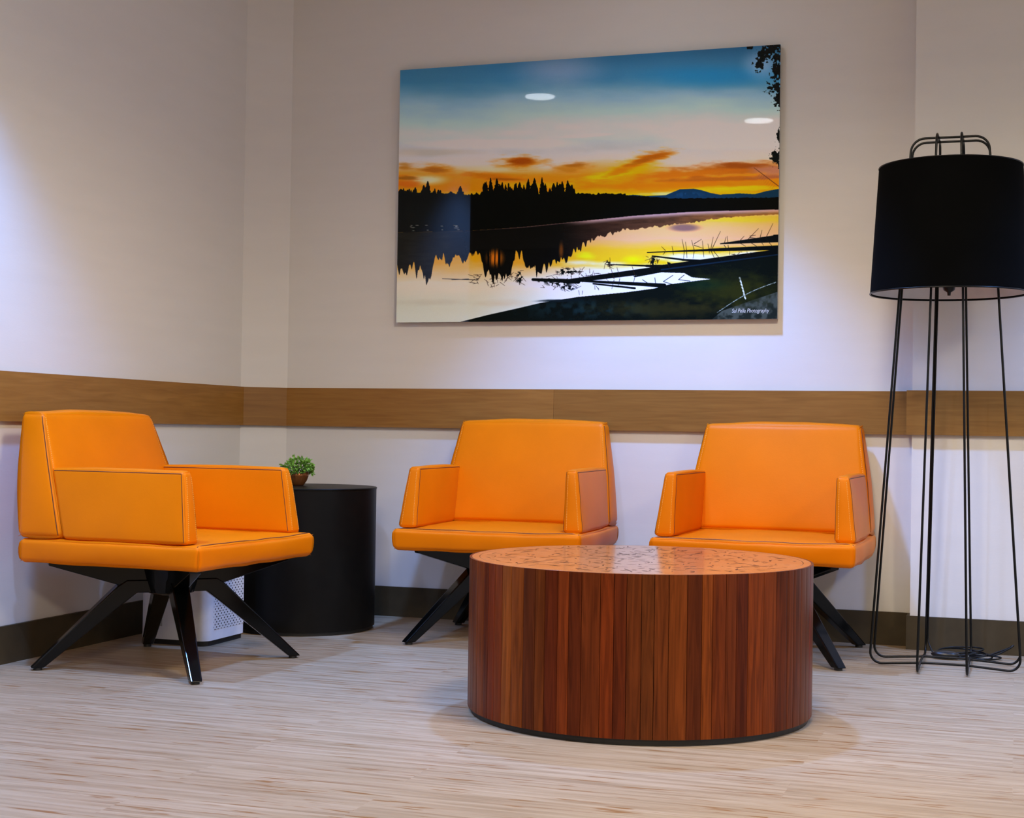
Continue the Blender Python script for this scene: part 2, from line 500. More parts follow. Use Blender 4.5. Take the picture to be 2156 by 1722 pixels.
# ---------------------------------------------------------------- armchairs
def make_chair(label, loc, rz):
    t = thing('lounge_chair', label, 'armchair', loc, rz, 'orange leather lounge chairs')
    a, yf, yb, s0, s1 = .3337, -.3222, .318, .3281, .4015
    def blk(f, r, b, w=0.0, s=0): return SoftBlock({(i, j, k): f(i, j, k) for i in (-1, 1) for j in (-1, 1) for k in (-1, 1)}, r, b, w, s)
    seat = blk(lambda i, j, k: (i * (a - (.004 if k < 0 else 0)), yf + (.006 if k < 0 else 0) if j < 0 else yb, s1 if k > 0 else s0), .017, .008, .004, 1)
    bm = bmesh.new(); seat.mesh(bm, (18, 18, 3)); so = obj('seat', bm, M_leather, t, True)
    at = .6143; bt = .7823
    def back_front(z): return .156 + (.2784 - .156) * (z - s1) / (bt - s1)
    back = blk(lambda i, j, k: (i * (.3304 if k < 0 else .2788), (back_front(s1) if k < 0 else .2784) if j < 0 else (.330 if k < 0 else .362), s1 + .001 if k < 0 else bt), .022, .011, .002, 2)
    bm = bmesh.new(); back.mesh(bm, (16, 4, 14)); bo = obj('backrest', bm, M_leather, t, True)
    arms = []
    for s in (-1, 1):
        def f(i, j, k, s=s):
            inner = (i * s < 0)
            x = s * ((.2615 if inner else .3304) if k < 0 else (.2635 if inner else .3016))
            y = (-.2752 if k < 0 else -.2441) if j < 0 else (back_front(s1) + .004 if k < 0 else back_front(at) + .004)
            return (x, y, s1 + .001 if k < 0 else at)
        arm = blk(f, .0135, .004, .002, 3 + s)
        bm = bmesh.new(); arm.mesh(bm, (3, 14, 8)); ao = obj('armrest', bm, M_leather, t, True)
        arms.append((arm, ao))
    # seams and stitches, following the cushions' own surface
    N = 26
    def run(block, p0, p1, lift=.0004, n=N):
        return [block.at([p0[i] + (p1[i] - p0[i]) * k / n for i in range(3)], lift) for k in range(n + 1)]
    def stitches(bm, block, p0, p1, n):
        L = run(block, p0, p1, .0005, n * 2)
        for k in range(0, n * 2, 2):
            add_tube(bm, [L[k], L[k + 1]], .0009, 4)
    bm = bmesh.new()
    add_tube(bm, run(seat, (-.985, -.962, 1), (.985, -.962, 1)), .0016, 6)
    obj('seam', bm, M_seam, so)
    for s in (-1, 1):
        bm = bmesh.new(); add_tube(bm, run(back, (s, -.80, -.95), (s, -.80, .93)), .0014, 6); obj('seam', bm, M_seam, bo)
        bm = bmesh.new(); add_tube(bm, run(back, (s * .985, -.72, .995), (s * .985, .9, .995)), .0014, 6); obj('seam', bm, M_seam, bo)
        bm = bmesh.new(); stitches(bm, back, (s * .972, -1, -.9), (s * .972, -1, .93), 55); obj('stitching', bm, M_stitch, bo)
    for (arm, ao), s in zip(arms, (-1, 1)):
        for i in (-1, 1):
            bm = bmesh.new(); add_tube(bm, run(arm, (i * .99, -.95, .93), (i * .99, .96, .93)), .0013, 6); obj('seam', bm, M_seam, ao)
            bm = bmesh.new(); add_tube(bm, run(arm, (i * .985, -.955, -.93), (i * .985, -.955, .93)), .0010, 6); obj('seam', bm, M_seam, ao)
            bm = bmesh.new(); stitches(bm, arm, (i * .62, -1, -.88), (i * .55, -1, .86), 34); obj('stitching', bm, M_stitch, ao)
    # base
    bm = bmesh.new()
    add_lathe(bm, [(0, .220), (.060, .220), (.072, .226), (.078, .245), (.092, .300), (.120, .3265), (0, .3265)], 40); fix_normals(bm)
    obj('hub', bm, M_gloss, t, True).data.set_sharp_from_angle(angle=.6)
    bm = bmesh.new(); add_box(bm, -.16, .16, -.16, .16, .318, .3281, .003); obj('mounting_plate', bm, M_glide, t)
    leg_poly = [(.03, .227), (.108, .2275), (.380, .008), (.418, .008), (.165, .2515), (.14, .268), (.03, .268)]
    strut_poly = [(.03, .262), (.140, .258), (.163, .2525), (.372, .3165), (.372, .3262), (.03, .3262)]
    for q in range(4):
        ang = PI / 4 + q * PI / 2
        rot = Matrix.Rotation(ang, 3, 'Z')
        def ext(poly, wf, bev):
            bm = bmesh.new()
            A = [bm.verts.new(rot @ Vector((r, -wf(r) / 2, z))) for r, z in poly]
            B = [bm.verts.new(rot @ Vector((r, wf(r) / 2, z))) for r, z in poly]
            n = len(poly)
            bm.faces.new(A); bm.faces.new(B[::-1])
            for i in range(n): bm.faces.new((A[i], B[i], B[(i + 1) % n], A[(i + 1) % n]))
            fix_normals(bm)
            bmesh.ops.bevel(bm, geom=bm.edges[:], offset=bev, segments=3, affect='EDGES', profile=.5)
            return bm
        lo = obj('leg', ext(leg_poly, lambda r: .064 - .030 * r / .42, .004), M_gloss, t)
        obj('strut', ext(strut_poly, lambda r: .056 - .022 * r / .4, .003), M_gloss, t)
        bm = bmesh.new(); p = rot @ Vector((.396, 0, 0))
        add_lathe(bm, [(0, 0), (.013, 0), (.013, .0095), (0, .0095)], 16, c=(p.x, p.y)); fix_normals(bm)
        obj('glide', bm, M_glide, lo)
    return t

make_chair('orange leather armchair turned side-on, nearest the left wall', (-2.509, -1.4056, 0), math.radians(87.05))
make_chair('orange leather armchair facing forward under the picture, left of the other forward-facing one', (-1.7233, -.4120, 0), math.radians(2.79))
make_chair('orange leather armchair facing forward, beside the black floor lamp', (-.8042, -.3860, 0), math.radians(-.95))

# ---------------------------------------------------------------- coffee table
TX, TY, TR, TH = -.9538, -1.6016, .457, .4091
t = thing('coffee_table', 'low round coffee table of dark reddish wood staves in front of the chairs', 'table', (TX, TY, 0))
seams = [-2.70, -2.61, -2.54, -2.474, -2.378, -2.322, -2.253, -2.178, -2.098, -2.005, -1.922, -1.858, -1.779, -1.713, -1.64, -1.537, -1.465, -1.398, -1.32, -1.254, -1.178, -1.079, -.999, -.938, -.86, -.795, -.72, -.607, -.508, -.4, -.332, -.239, -.15, -.068]
tones = [(110, 55, 20), (100, 45, 15), (112, 52, 16), (122, 54, 18), (82, 28, 8), (118, 42, 14), (122, 48, 14), (156, 80, 24), (130, 64, 18), (76, 34, 12), (104, 50, 14), (80, 28, 8), (118, 48, 14), (74, 28, 8), (98, 42, 13), (114, 44, 10), (82, 30, 8), (90, 42, 13), (90, 46, 16), (98, 48, 17), (110, 54, 17), (74, 32, 12), (120, 58, 17), (98, 42, 12), (92, 40, 13), (72, 27, 9), (118, 52, 14), (112, 50, 16), (78, 32, 12), (90, 40, 16), (84, 36, 14), (96, 46, 20), (90, 42, 18)]
rng = random.Random(3)
ang = seams[-1]
while ang < 2 * PI + seams[0] - .10:
    ang += rng.uniform(.06, .11)
    tones.append((rng.randint(74, 128), rng.randint(28, 56), rng.randint(8, 18))); seams.append(ang)
tones.append((96, 42, 14)); seams.append(2 * PI + seams[0])
bm = bmesh.new()
lay = bm.loops.layers.float_color.new('tone')
Z0, Z1 = .016, TH - .0003
for (a0, a1), tn in zip(zip(seams, seams[1:]), tones):
    tn = [.68 * tn[0] + 33, .68 * tn[1] + 11.5, .68 * tn[2] + 4]; c = lin(tn); c = (c[0] * .98, c[1] * 1.08, c[2] * .9)
    n = 5; g = .0016
    prof = [(TR - .004, a0 + g * .3)] + [(TR if 0 < i < n else TR - .0005, a0 + g + (a1 - a0 - 2 * g) * i / n) for i in range(n + 1)] + [(TR - .004, a1 - g * .3)]
    ins = [(.4507, a1 - g * .3), (.4507, a0 + g * .3)]
    pl = [(r * math.cos(x), r * math.sin(x)) for r, x in prof + ins]
    k0 = len(bm.faces)
    add_prism(bm, pl, Z0, Z1)
    bm.faces.ensure_lookup_table()
    for f in bm.faces[k0:]:
        for l in f.loops: l[lay] = (*c, 1)
obj('stave_side', bm, M_stave, t)
bm = bmesh.new(); add_lathe(bm, [(0, .018), (.428, .018), (.428, TH - .013), (0, TH - .002)], 96); fix_normals(bm); obj('core', bm, M_glide, t)
bm = bmesh.new(); add_lathe(bm, [(0, TH - .012), (.4295, TH - .012), (.4295, TH - .0004), (.4291, TH), (0, TH)], 128); fix_normals(bm)
rng = random.Random(21)
for k in range(520):                                   # short curved dark flecks set flush into the top
    r_ = .412 * math.sqrt(rng.random()); a_ = rng.uniform(0, 2 * PI)
    x_, y_ = r_ * math.cos(a_), r_ * math.sin(a_)
    h_ = rng.uniform(0, PI); L_ = rng.uniform(.010, .038); w_ = rng.uniform(.0014, .0027); cv = rng.uniform(-22, 22)
    row = []
    for q in range(6):
        s_ = (q / 5 - .5) * L_; hh = h_ + cv * s_
        px2, py2 = x_ + s_ * math.cos(h_ + cv * s_ / 2), y_ + s_ * math.sin(h_ + cv * s_ / 2)
        if math.hypot(px2, py2) > .424: row = []; break
        ww = w_ * (1 - (abs(q / 5 - .5) * 1.7) ** 2)
        row.append((bm.verts.new((px2 - math.sin(hh) * ww, py2 + math.cos(hh) * ww, TH + .00025)), bm.verts.new((px2 + math.sin(hh) * ww, py2 - math.cos(hh) * ww, TH + .00025))))
    for (a0_, b0_), (a1_, b1_) in zip(row, row[1:]):
        f = bm.faces.new((a0_, b0_, b1_, a1_)); f.material_index = 1
obj('tabletop', bm, [M_top, M_fleck], t)
bm = bmesh.new(); add_lathe(bm, [(.4308, TH - .010), (.4308, TH), (.4500, TH), (.4503, TH - .0004), (.4503, TH - .010), (.4308, TH - .010)], 160); fix_normals(bm); obj('rim', bm, M_rim, t)
bm = bmesh.new(); add_lathe(bm, [(0, 0), (.447, 0), (.447, .018), (0, .018)], 96); fix_normals(bm); obj('plinth', bm, M_glide, t)

# ---------------------------------------------------------------- side table, plant, purifier
SX, SY, SR, SH = -2.5227, -.4523, .2686, .5271
t = thing('drum_side_table', 'black drum side table in the corner behind the side-on armchair', 'table', (SX, SY, 0))
bm = bmesh.new(); add_lathe(bm, [(0, .014), (SR - .002, .014), (SR - .002, SH - .0065), (0, SH - .0065)], 128); fix_normals(bm); obj('body', bm, M_drum, t, True).data.set_sharp_from_angle(angle=.6)
bm = bmesh.new(); add_lathe(bm, [(0, SH - .006), (SR - .001, SH - .006), (SR, SH - .005), (SR, SH - .0022), (SR - .002, SH), (0, SH)], 128); fix_normals(bm); obj('tabletop', bm, M_drum, t, True).data.set_sharp_from_angle(angle=.4)
bm = bmesh.new(); add_lathe(bm, [(0, 0), (SR - .012, 0), (SR - .012, .014), (0, .014)], 96); fix_normals(bm); obj('base', bm, M_glide, t)

px_, py_ = -2.582, -.40
t = thing('potted_plant', 'small bushy green plant in a copper bowl on the black drum table', 'plant', (px_, py_, SH))
bm = bmesh.new()
prof = [(0, 0), (.022, 0), (.026, .003), (.035, .018), (.041, .034), (.0435, .050), (.0405, .050), (.038, .040), (0, .038)]
add_lathe(bm, prof, 60)
for v in bm.verts:
    r = math.hypot(v.co.x, v.co.y)
    if r > .02 and .004 < v.co.z < .0495:
        a_ = math.atan2(v.co.y, v.co.x); k = 1 + .035 * math.cos(a_ * 20)
        v.co.x *= k; v.co.y *= k
fix_normals(bm); obj('pot', bm, M_pot, t, True)
bm = bmesh.new(); add_lathe(bm, [(0, .0385), (.037, .0385), (.030, .046), (0, .050)], 30); fix_normals(bm); obj('soil', bm, M_soil, t, True)
bm = bmesh.new(); lay = bm.loops.layers.float_color.new('tone')
rng = random.Random(11)
def leaf(bm, base, d, L, W, col):
    d = d.normalized(); s = d.cross(Vector((rng.uniform(-1, 1), rng.uniform(-1, 1), rng.uniform(-.2, 1)))).normalized(); u = s.cross(d)
    P = [base, base + d * L * .35 + s * W * .8 + u * .002, base + d * L * .72 + s * W - u * .0005, base + d * L - u * .003, base + d * L * .72 - s * W - u * .0005, base + d * L * .35 - s * W * .8 + u * .002]
    mid = base + d * L * .55 - u * .002
    vs = [bm.verts.new(p) for p in P]; vm = bm.verts.new(mid)
    for i in range(6):
        f = bm.faces.new((vs[i], vs[(i + 1) % 6], vm))
        for l in f.loops: l[lay] = (*col, 1)
for k in range(150):
    z = rng.uniform(-.30, 1); a_ = rng.uniform(0, 2 * PI); rr = math.sqrt(max(0, 1 - z * z))
    d = Vector((rr * math.cos(a_), rr * math.sin(a_), z))
    R0 = rng.uniform(.032, .060)
    tip = Vector((d.x * R0 * 1.0, d.y * R0 * 1.0, .058 + d.z * R0 * .88))
    for q in range(4):
        jd = (d + Vector((rng.uniform(-.8, .8), rng.uniform(-.8, .8), rng.uniform(-.6, .8)))).normalized()
        g = rng.uniform(.5, 1.25)
        leaf(bm, tip, jd, rng.uniform(.011, .018), rng.uniform(.0028, .0042), (.26 * g, .52 * g, .075 * g))
obj('foliage', bm, M_leaf, t)
bm = bmesh.new()
for k in range(40):
    z = rng.uniform(-.1, 1); a_ = rng.uniform(0, 2 * PI); rr = math.sqrt(max(0, 1 - z * z)); R0 = .044
    add_tube(bm, [Vector((rr * math.cos(a_) * .012, rr * math.sin(a_) * .012, .044)), Vector((rr * math.cos(a_) * R0, rr * math.sin(a_) * R0, .058 + z * R0 * .85))], .0008, 4)
obj('stems', bm, mat('green_stem', (.07, .16, .02), .5), t)

QX0, QX1, QY0, QY1, QH = -2.848, -2.583, -1.052, -.775, .40
t = thing('air_purifier', 'white box-shaped air purifier with a perforated side on the floor behind the side-on armchair', 'air purifier', ((QX0 + QX1) / 2, (QY0 + QY1) / 2, 0))
hx, hy = (QX1 - QX0) / 2, (QY1 - QY0) / 2
def rounded_rect(hx, hy, r, n=8):
    out = []
    for cx, cy, a0 in ((hx - r, hy - r, 0), (-hx + r, hy - r, PI / 2), (-hx + r, -hy + r, PI), (hx - r, -hy + r, 1.5 * PI)):
        for k in range(n + 1):
            a_ = a0 + PI / 2 * k / n; out.append((cx + r * math.cos(a_), cy + r * math.sin(a_)))
    return out
bm = bmesh.new(); add_prism(bm, rounded_rect(hx, hy, .035), .018, QH); fix_normals(bm)
bmesh.ops.bevel(bm, geom=[e for e in bm.edges if all(abs(v.co.z - QH) < 1e-6 for v in e.verts)], offset=.012, segments=3, affect='EDGES')
obj('shell', bm, M_white, t, True).data.set_sharp_from_angle(angle=.5)
bm = bmesh.new(); add_prism(bm, rounded_rect(hx - .006, hy - .006, .03), 0, .018); fix_normals(bm); obj('base', bm, M_glide, t)
bm = bmesh.new(); add_box(bm, hx - .002, hx + .0006, -hy + .046, hy - .026, .052, .36); obj('perforated_panel', bm, M_perf, t)
bm = bmesh.new(); add_prism(bm, rounded_rect(hx - .03, hy - .03, .03), QH, QH + .003); fix_normals(bm); obj('lid', bm, M_white, t)
bm = bmesh.new(); add_box(bm, -.098, -.040, -hy - .0005, -hy + .001, .062, .112); obj('label_plate', bm, M_grey, t)

# ---------------------------------------------------------------- floor lamp
LX, LY = -.213, -.43
t = thing('floor_lamp', 'tall black wire-frame floor lamp with a black drum shade at the right', 'lamp', (LX, LY, 0))
WR = .0039
ZT = 1.722
def hw(z): return .235 + (.124 - .235) * z / 1.67
def sp(z): return .5 * (.150 + (.078 - .150) * z / 1.67)
for ax in (0, 1):
    for s in (-1, 1):
        def P(u, z, drop=0.0):
            a_, b_ = u * hw(z), s * sp(z)
            p = (a_, b_, z) if ax == 0 else (b_, a_, z)
            return Vector(p)
        zb = WR + .0005
        zt = ZT - (.0 if ax == 0 else -.004)
        pts = [P(-1, zb), P(-.28, zb + .012), P(.28, zb + .012), P(1, zb), P(1, zt), P(-1, zt)]
        path = round_path(pts, [.035, .15, .15, .035, .045, .045], 8, closed=True)
        bm = bmesh.new(); add_tube(bm, path, WR, 10, closed=True)
        obj('wire_frame', bm, M_wire, t, True)
r0, r1, z0, z1 = .2517, .2274, 1.2153, 1.6295
bm = bmesh.new(); add_lathe(bm, [(r0 - .003, z0), (r0, z0), (r1, z1), (r1 - .003, z1), (r0 - .003, z0)], 128); fix_normals(bm)
sh = obj('shade', bm, M_shade, t, True); sh.data.set_sharp_from_angle(angle=.6)
bm = bmesh.new(); add_lathe(bm, [(r0 - .0032, z0 + .004), (r1 - .0032, z1 - .004), (r1 - .0042, z1 - .004), (r0 - .0042, z0 + .004), (r0 - .0032, z0 + .004)], 128); fix_normals(bm)
obj('lining', bm, M_lining, sh, True)
for rr, zz, tk in ((r0, z0, .0028), (r1, z1, .0022)):
    bm = bmesh.new(); add_tube(bm, [(rr * math.cos(2 * PI * k / 96), rr * math.sin(2 * PI * k / 96), zz) for k in range(96)], tk, 6, closed=True)
    obj('rim_binding', bm, M_wire, sh, True)
bm = bmesh.new()
add_lathe(bm, [(0, z0 - .006), (.005, z0 - .006), (.006, z0 + .004), (.018, z0 + .012), (.022, z0 + .03), (.022, z0 + .09), (0, z0 + .09)], 24); fix_normals(bm)
for k in range(4):
    a_ = k * PI / 2
    add_tube(bm, [(0.01 * math.cos(a_), .01 * math.sin(a_), z0 + .06), ((hw(z0)) * math.cos(a_), hw(z0) * math.sin(a_), z0 + .06)], .003, 6)
obj('socket', bm, M_wire, t, True)
bm = bmesh.new()
add_lathe(bm, [(0, z0 + .092), (.016, z0 + .095), (.030, z0 + .13), (.030, z0 + .15), (.018, z0 + .18), (0, z0 + .19)], 24); fix_normals(bm)
obj('bulb', bm, mat('opal_bulb', (.7, .7, .68), .3), t, True)
# cord: down the rear leg, coiled on the floor
pts = [*[Vector((-sp(z) + .0062, hw(z) - .003, z)) for z in (1.27, 1.1, .95, .8, .62, .5, .4, .3, .2, .1, .05)], Vector((-.05, .205, .012)), Vector((-.03, .20, .005)), Vector((.0, .205, .005))]
for k in range(70):
    a_ = k * .36 - 1.2; lp = k / 70
    cx, cy = .06 + .045 * math.sin(lp * 7), .185 + .02 * math.sin(lp * 11)
    rx = .075 + .03 * math.sin(k * .23); ry = .038 + .018 * math.cos(k * .31)
    pts.append(Vector((cx + rx * math.cos(a_), cy + ry * math.sin(a_), .006 + .03 * lp * abs(math.sin(k * .19)) + .004 * lp)))
bm = bmesh.new(); add_tube(bm, round_path(pts, .03, 3), .0028, 7)
co = obj('power_cord', bm, M_wire, t, True)
bm = bmesh.new()
pts = [Vector((.10, .175, .012)), Vector((.16, .165, .022)), Vector((.205, .165, .050)), Vector((.215, .17, .060)), Vector((.195, .175, .045)), Vector((.14, .18, .020)), Vector((.07, .17, .012))]
add_tube(bm, round_path(pts, .05, 6), .0028, 7); obj('cord_loop', bm, M_wire, co, True)
bm = bmesh.new()
bmesh.ops.create_uvsphere(bm, u_segments=24, v_segments=12, radius=1)
for v in bm.verts: v.co = Vector((-.005 + v.co.x * .048, .150 + v.co.y * .022, .016 + v.co.z * .0135))
obj('foot_switch', bm, mat('black_switch', (.012, .011, .01), .3), co, True)

# ---------------------------------------------------------------- framed landscape print
def paint_landscape(W, H):
    rs = np.random.RandomState(5)
    TL, TRc, BR, BL = np.array([57.7, 165.]), np.array([2060.8, 37.6]), np.array([2050.7, 1481.7]), np.array([35., 1501.7])
    # projective map of the unit square onto the sketch's own grid
    src = [(0, 0), (1, 0), (1, 1), (0, 1)]; A = []; B = []
    for (u, v), (x, y) in zip(src, (TL, TRc, BR, BL)):
        A.append([u, v, 1, 0, 0, 0, -u * x, -v * x]); B.append(x)
        A.append([0, 0, 0, u, v, 1, -u * y, -v * y]); B.append(y)
    h = np.linalg.solve(np.array(A), np.array(B))
    U, V = np.meshgrid((np.arange(W) + .5) / W, (np.arange(H) + .5) / H)
    D = h[6] * U + h[7] * V + 1
    X = (h[0] * U + h[1] * V + h[2]) / D; Y = (h[3] * U + h[4] * V + h[5]) / D
    img = np.zeros((H, W, 3))
    def vnoise(sx, sy, seed, oct=4):
        r = np.random.RandomState(seed); out = np.zeros((H, W)); amp = 1; tot = 0
        for o in range(oct):
            gx, gy = X / sx * 2 ** o, Y / sy * 2 ** o
            g = r.rand(256, 256)
            ix = np.floor(gx).astype(int); iy = np.floor(gy).astype(int); fx = gx - ix; fy = gy - iy
            fx = fx * fx * (3 - 2 * fx); fy = fy * fy * (3 - 2 * fy)
            a_ = g[iy % 256, ix % 256]; b_ = g[iy % 256, (ix + 1) % 256]; c_ = g[(iy + 1) % 256, ix % 256]; d_ = g[(iy + 1) % 256, (ix + 1) % 256]
            out += amp * ((a_ * (1 - fx) + b_ * fx) * (1 - fy) + (c_ * (1 - fx) + d_ * fx) * fy); tot += amp; amp *= .5
        return out / tot
    def sm(e0, e1, x): t_ = np.clip((x - e0) / (e1 - e0), 0, 1); return t_ * t_ * (3 - 2 * t_)
    def blend(mask, col):
        nonlocal img
        mk = np.clip(mask, 0, 1)[..., None]
        img = img * (1 - mk) + np.asarray(col, float) * mk
    def grad(y, stops):
        ys = [s[0] for s in stops]
        return np.stack([np.interp(y, ys, [s[1][c] for s in stops]) for c in range(3)], -1)
    def ell(cx, cy, rx, ry, soft=.5, rot=0.0, nz=None):
        dx, dy = X - cx, Y - cy
        c_, s_ = math.cos(rot), math.sin(rot)
        e = np.sqrt(((dx * c_ + dy * s_) / rx) ** 2 + ((-dx * s_ + dy * c_) / ry) ** 2)
        if nz is not None: e = e + nz
        return 1 - sm(1 - soft, 1 + soft * .3, e)
    def poly(pts):
        pts = np.array(pts, float); ins = np.zeros((H, W), bool)
        x0, y0 = pts.min(0); x1, y1 = pts.max(0)
        n = len(pts)
        for i in range(n):
            xa, ya = pts[i]; xb, yb_ = pts[(i + 1) % n]
            if ya == yb_: continue
            cnd = ((ya > Y) != (yb_ > Y)) & (X < (xb - xa) * (Y - ya) / (yb_ - ya) + xa)
            ins ^= cnd
        return ins.astype(float)
    def line(p0, p1, w0, w1=None, col=(4, 6, 6), a_=1.0):
        w1 = w0 if w1 is None else w1
        pad = max(w0, w1) + 3
        lo = np.minimum(p0, p1) - pad; hi = np.maximum(p0, p1) + pad
        # rows and columns that can be touched
        sel = (X[H // 2] > lo[0] - 25) & (X[H // 2] < hi[0] + 25)
        cs = np.where(sel)[0]
        if len(cs) == 0: return
        c0, c1 = cs[0], cs[-1] + 1
        Xs, Ys = X[:, c0:c1], Y[:, c0:c1]
        rsel = np.where(((Ys > lo[1]) & (Ys < hi[1])).any(1))[0]
        if len(rsel) == 0: return
        q0, q1 = rsel[0], rsel[-1] + 1
        Xs, Ys = Xs[q0:q1], Ys[q0:q1]
        d = np.array(p1, float) - np.array(p0, float); L2 = (d ** 2).sum()
        t_ = np.clip(((Xs - p0[0]) * d[0] + (Ys - p0[1]) * d[1]) / L2, 0, 1)
        dist = np.hypot(Xs - p0[0] - t_ * d[0], Ys - p0[1] - t_ * d[1])
        ww = (w0 + (w1 - w0) * t_) / 2
        mk = (np.clip((ww - dist) / 1.4 + .5, 0, 1) * a_)[..., None]
        img[q0:q1, c0:c1] = img[q0:q1, c0:c1] * (1 - mk) + np.array(col, float) * mk
    n1 = vnoise(420, 110, 1); n2 = vnoise(160, 26, 2); n3 = vnoise(60, 12, 3); n4 = vnoise(30, 30, 4, 3)
    # sky
    ys = Y + (n1 - .5) * 130 + (X - 1050) * .02
    img[:] = grad(ys, [(40, (38, 88, 122)), (200, (52, 104, 135)), (270, (84, 124, 145)), (350, (122, 148, 160)), (440, (152, 168, 174)), (520, (180, 184, 184)), (590, (214, 206, 204)), (640, (226, 206, 192)), (690, (232, 190, 130)), (740, (240, 165, 50)), (800, (246, 150, 18)), (835, (252, 185, 10))])
    blend(ell(1700, 205, 420, 70, .9) * .75, (22, 104, 148))
    blend(ell(250, 180, 330, 110, .9) * .35, (52, 96, 118))
    blend(ell(900, 160, 260, 110, .9) * .5, (140, 140, 158))
    blend(ell(1960, 140, 110, 90, .9) * .5, (150, 165, 190))
    blend(ell(1040, 513, 140, 10, .8, -.06) * .6, (225, 210, 212))
    blend(ell(600, 560, 520, 30, .9) * .55, (228, 216, 216))
    blend(ell(220, 600, 260, 24, .9, nz=(n2 - .5) * .8) * .3, (190, 168, 130))
    # warm belt
    belt = sm(655, 735, Y + (n1 - .5) * 90 - 25 * np.exp(-((X - 1700) / 500) ** 2))
    blend(belt * .85, grad(Y + (n2 - .5) * 60, [(650, (236, 170, 60)), (720, (238, 140, 16)), (790, (240, 132, 8)), (828, (254, 190, 8))]))
    blend(ell(200, 745, 120, 30, .9) * .95, (250, 222, 180))
    blend(ell(560, 690, 200, 24, .9) * .6, (242, 215, 180))
    for cx, cy, rx, ry, rot, c_, al in [(690, 652, 145, 42, -.02, (226, 140, 18), .95), (690, 648, 95, 26, -.05, (168, 72, 8), .95), (250, 692, 130, 34, .08, (216, 136, 22), .95), (230, 690, 80, 18, .08, (176, 96, 16), .8),
            (75, 678, 50, 22, 0, (196, 120, 24), .9), (80, 735, 90, 14, 0, (150, 86, 10), .8), (90, 765, 90, 22, 0, (226, 104, 10), .8), (560, 728, 200, 22, .06, (206, 112, 10), .85), (600, 742, 120, 9, .02, (158, 78, 10), .7),
            (950, 684, 115, 34, -.08, (206, 130, 26), .9), (980, 668, 60, 14, -.05, (180, 100, 20), .7), (800, 775, 300, 18, .0, (250, 180, 8), .6),
            (1290, 690, 210, 60, -.34, (250, 176, 6), .95), (1390, 630, 115, 30, -.22, (206, 112, 16), .95), (1330, 650, 130, 16, -.32, (176, 86, 10), .6), (1120, 730, 180, 22, -.15, (252, 200, 12), .85), (1230, 700, 100, 16, -.3, (222, 124, 10), .8),
            (1830, 688, 330, 42, -.02, (196, 100, 20), .95), (1560, 718, 330, 22, -.06, (216, 116, 16), .9), (1860, 672, 190, 18, .02, (158, 74, 18), .85), (1700, 745, 420, 16, -.03, (182, 92, 26), .8), (2010, 700, 110, 30, 0, (196, 128, 106), .8), (2000, 735, 120, 14, 0, (176, 98, 70), .7), (1500, 775, 420, 18, -.02, (240, 124, 8), .8), (1850, 795, 330, 16, -.02, (253, 196, 14), .95), (1450, 822, 120, 12, -.02, (250, 214, 130), .9)]:
        blend(ell(cx, cy, rx, ry, .75, rot, (n3 - .5) * .9 + (n2 - .5) * .5) * al, c_)
    # far hills
    blend(poly([(1240, 832), (1290, 826), (1350, 832), (1460, 829), (1500, 812), (1535, 798), (1610, 795), (1650, 803), (1700, 818), (1745, 826), (1850, 820), (1930, 824), (1990, 808), (2080, 792), (2080, 870), (1240, 870)]), (14, 50, 76))
    blend(ell(1580, 825, 90, 18, .9) * .4 * (n4 > .5), (30, 84, 130))
    # water
    shore = np.interp(X, [0, 400, 700, 1000, 1300, 1600, 2080], [1024, 1016, 996, 966, 936, 916, 904])
    wat = sm(-1.5, 1.5, Y - shore)
    wy = Y + (n2 - .5) * 30
    left = grad(wy, [(1000, (236, 150, 40)), (1100, (240, 160, 30)), (1180, (240, 158, 40)), (1240, (236, 190, 140)), (1290, (224, 208, 188)), (1400, (206, 204, 186)), (1510, (206, 208, 196))])
    right = grad(wy, [(900, (226, 180, 160)), (940, (246, 180, 50)), (1000, (240, 168, 96)), (1060, (236, 162, 110)), (1110, (248, 170, 30)), (1190, (250, 176, 20)), (1215, (240, 210, 190)), (1300, (228, 224, 232)), (1510, (226, 222, 226))])
    kx = sm(700, 1150, X)[..., None]
    img = img * (1 - wat[..., None]) + (left * (1 - kx) + right * kx) * wat[..., None]
    for cx, cy, rx, ry, c_, al in [(1040, 1148, 60, 26, (255, 215, 20), .9), (1290, 1168, 70, 26, (255, 205, 10), .9), (1000, 1185, 120, 16, (244, 214, 190), .8), (1180, 1190, 100, 14, (242, 214, 200), .7), (1750, 1085, 300, 30, (236, 166, 140), .5), (600, 1400, 160, 24, (200, 180, 150), .5), (230, 1395, 240, 20, (190, 180, 160), .4), (900, 1290, 300, 40, (236, 222, 216), .8), (1850, 960, 260, 14, (250, 190, 30), .7), (1620, 1160, 230, 26, (232, 226, 232), .9), (1900, 1150, 140, 30, (226, 224, 226), .9), (380, 1200, 140, 50, (246, 180, 90), .6)]:
        blend(ell(cx, cy, rx, ry, .9, 0, (n3 - .5) * .6) * al * wat, c_)
    # mirrored trees: ragged lower edge
    spike = vnoise(13, 4000, 21, 2); spike2 = vnoise(46, 4000, 22, 2)
    refl = np.interp(X, [0, 60, 140, 205, 240, 330, 375, 420, 470, 510, 560, 640, 670, 740, 810, 900, 960, 990, 1040, 1100, 1250, 1400, 1500, 1600, 1750, 2080], [1250, 1255, 1200, 1285, 1180, 1145, 1200, 1135, 1145, 1235, 1250, 1225, 1160, 1195, 1200, 1175, 1165, 1110, 1075, 1050, 1012, 992, 984, 972, 950, 930])
    amp = np.interp(X, [0, 1000, 1100, 1300, 2080], [95, 90, 30, 14, 4])
    edge = refl + (spike - .5) * amp * 1.5 + (spike2 - .5) * amp
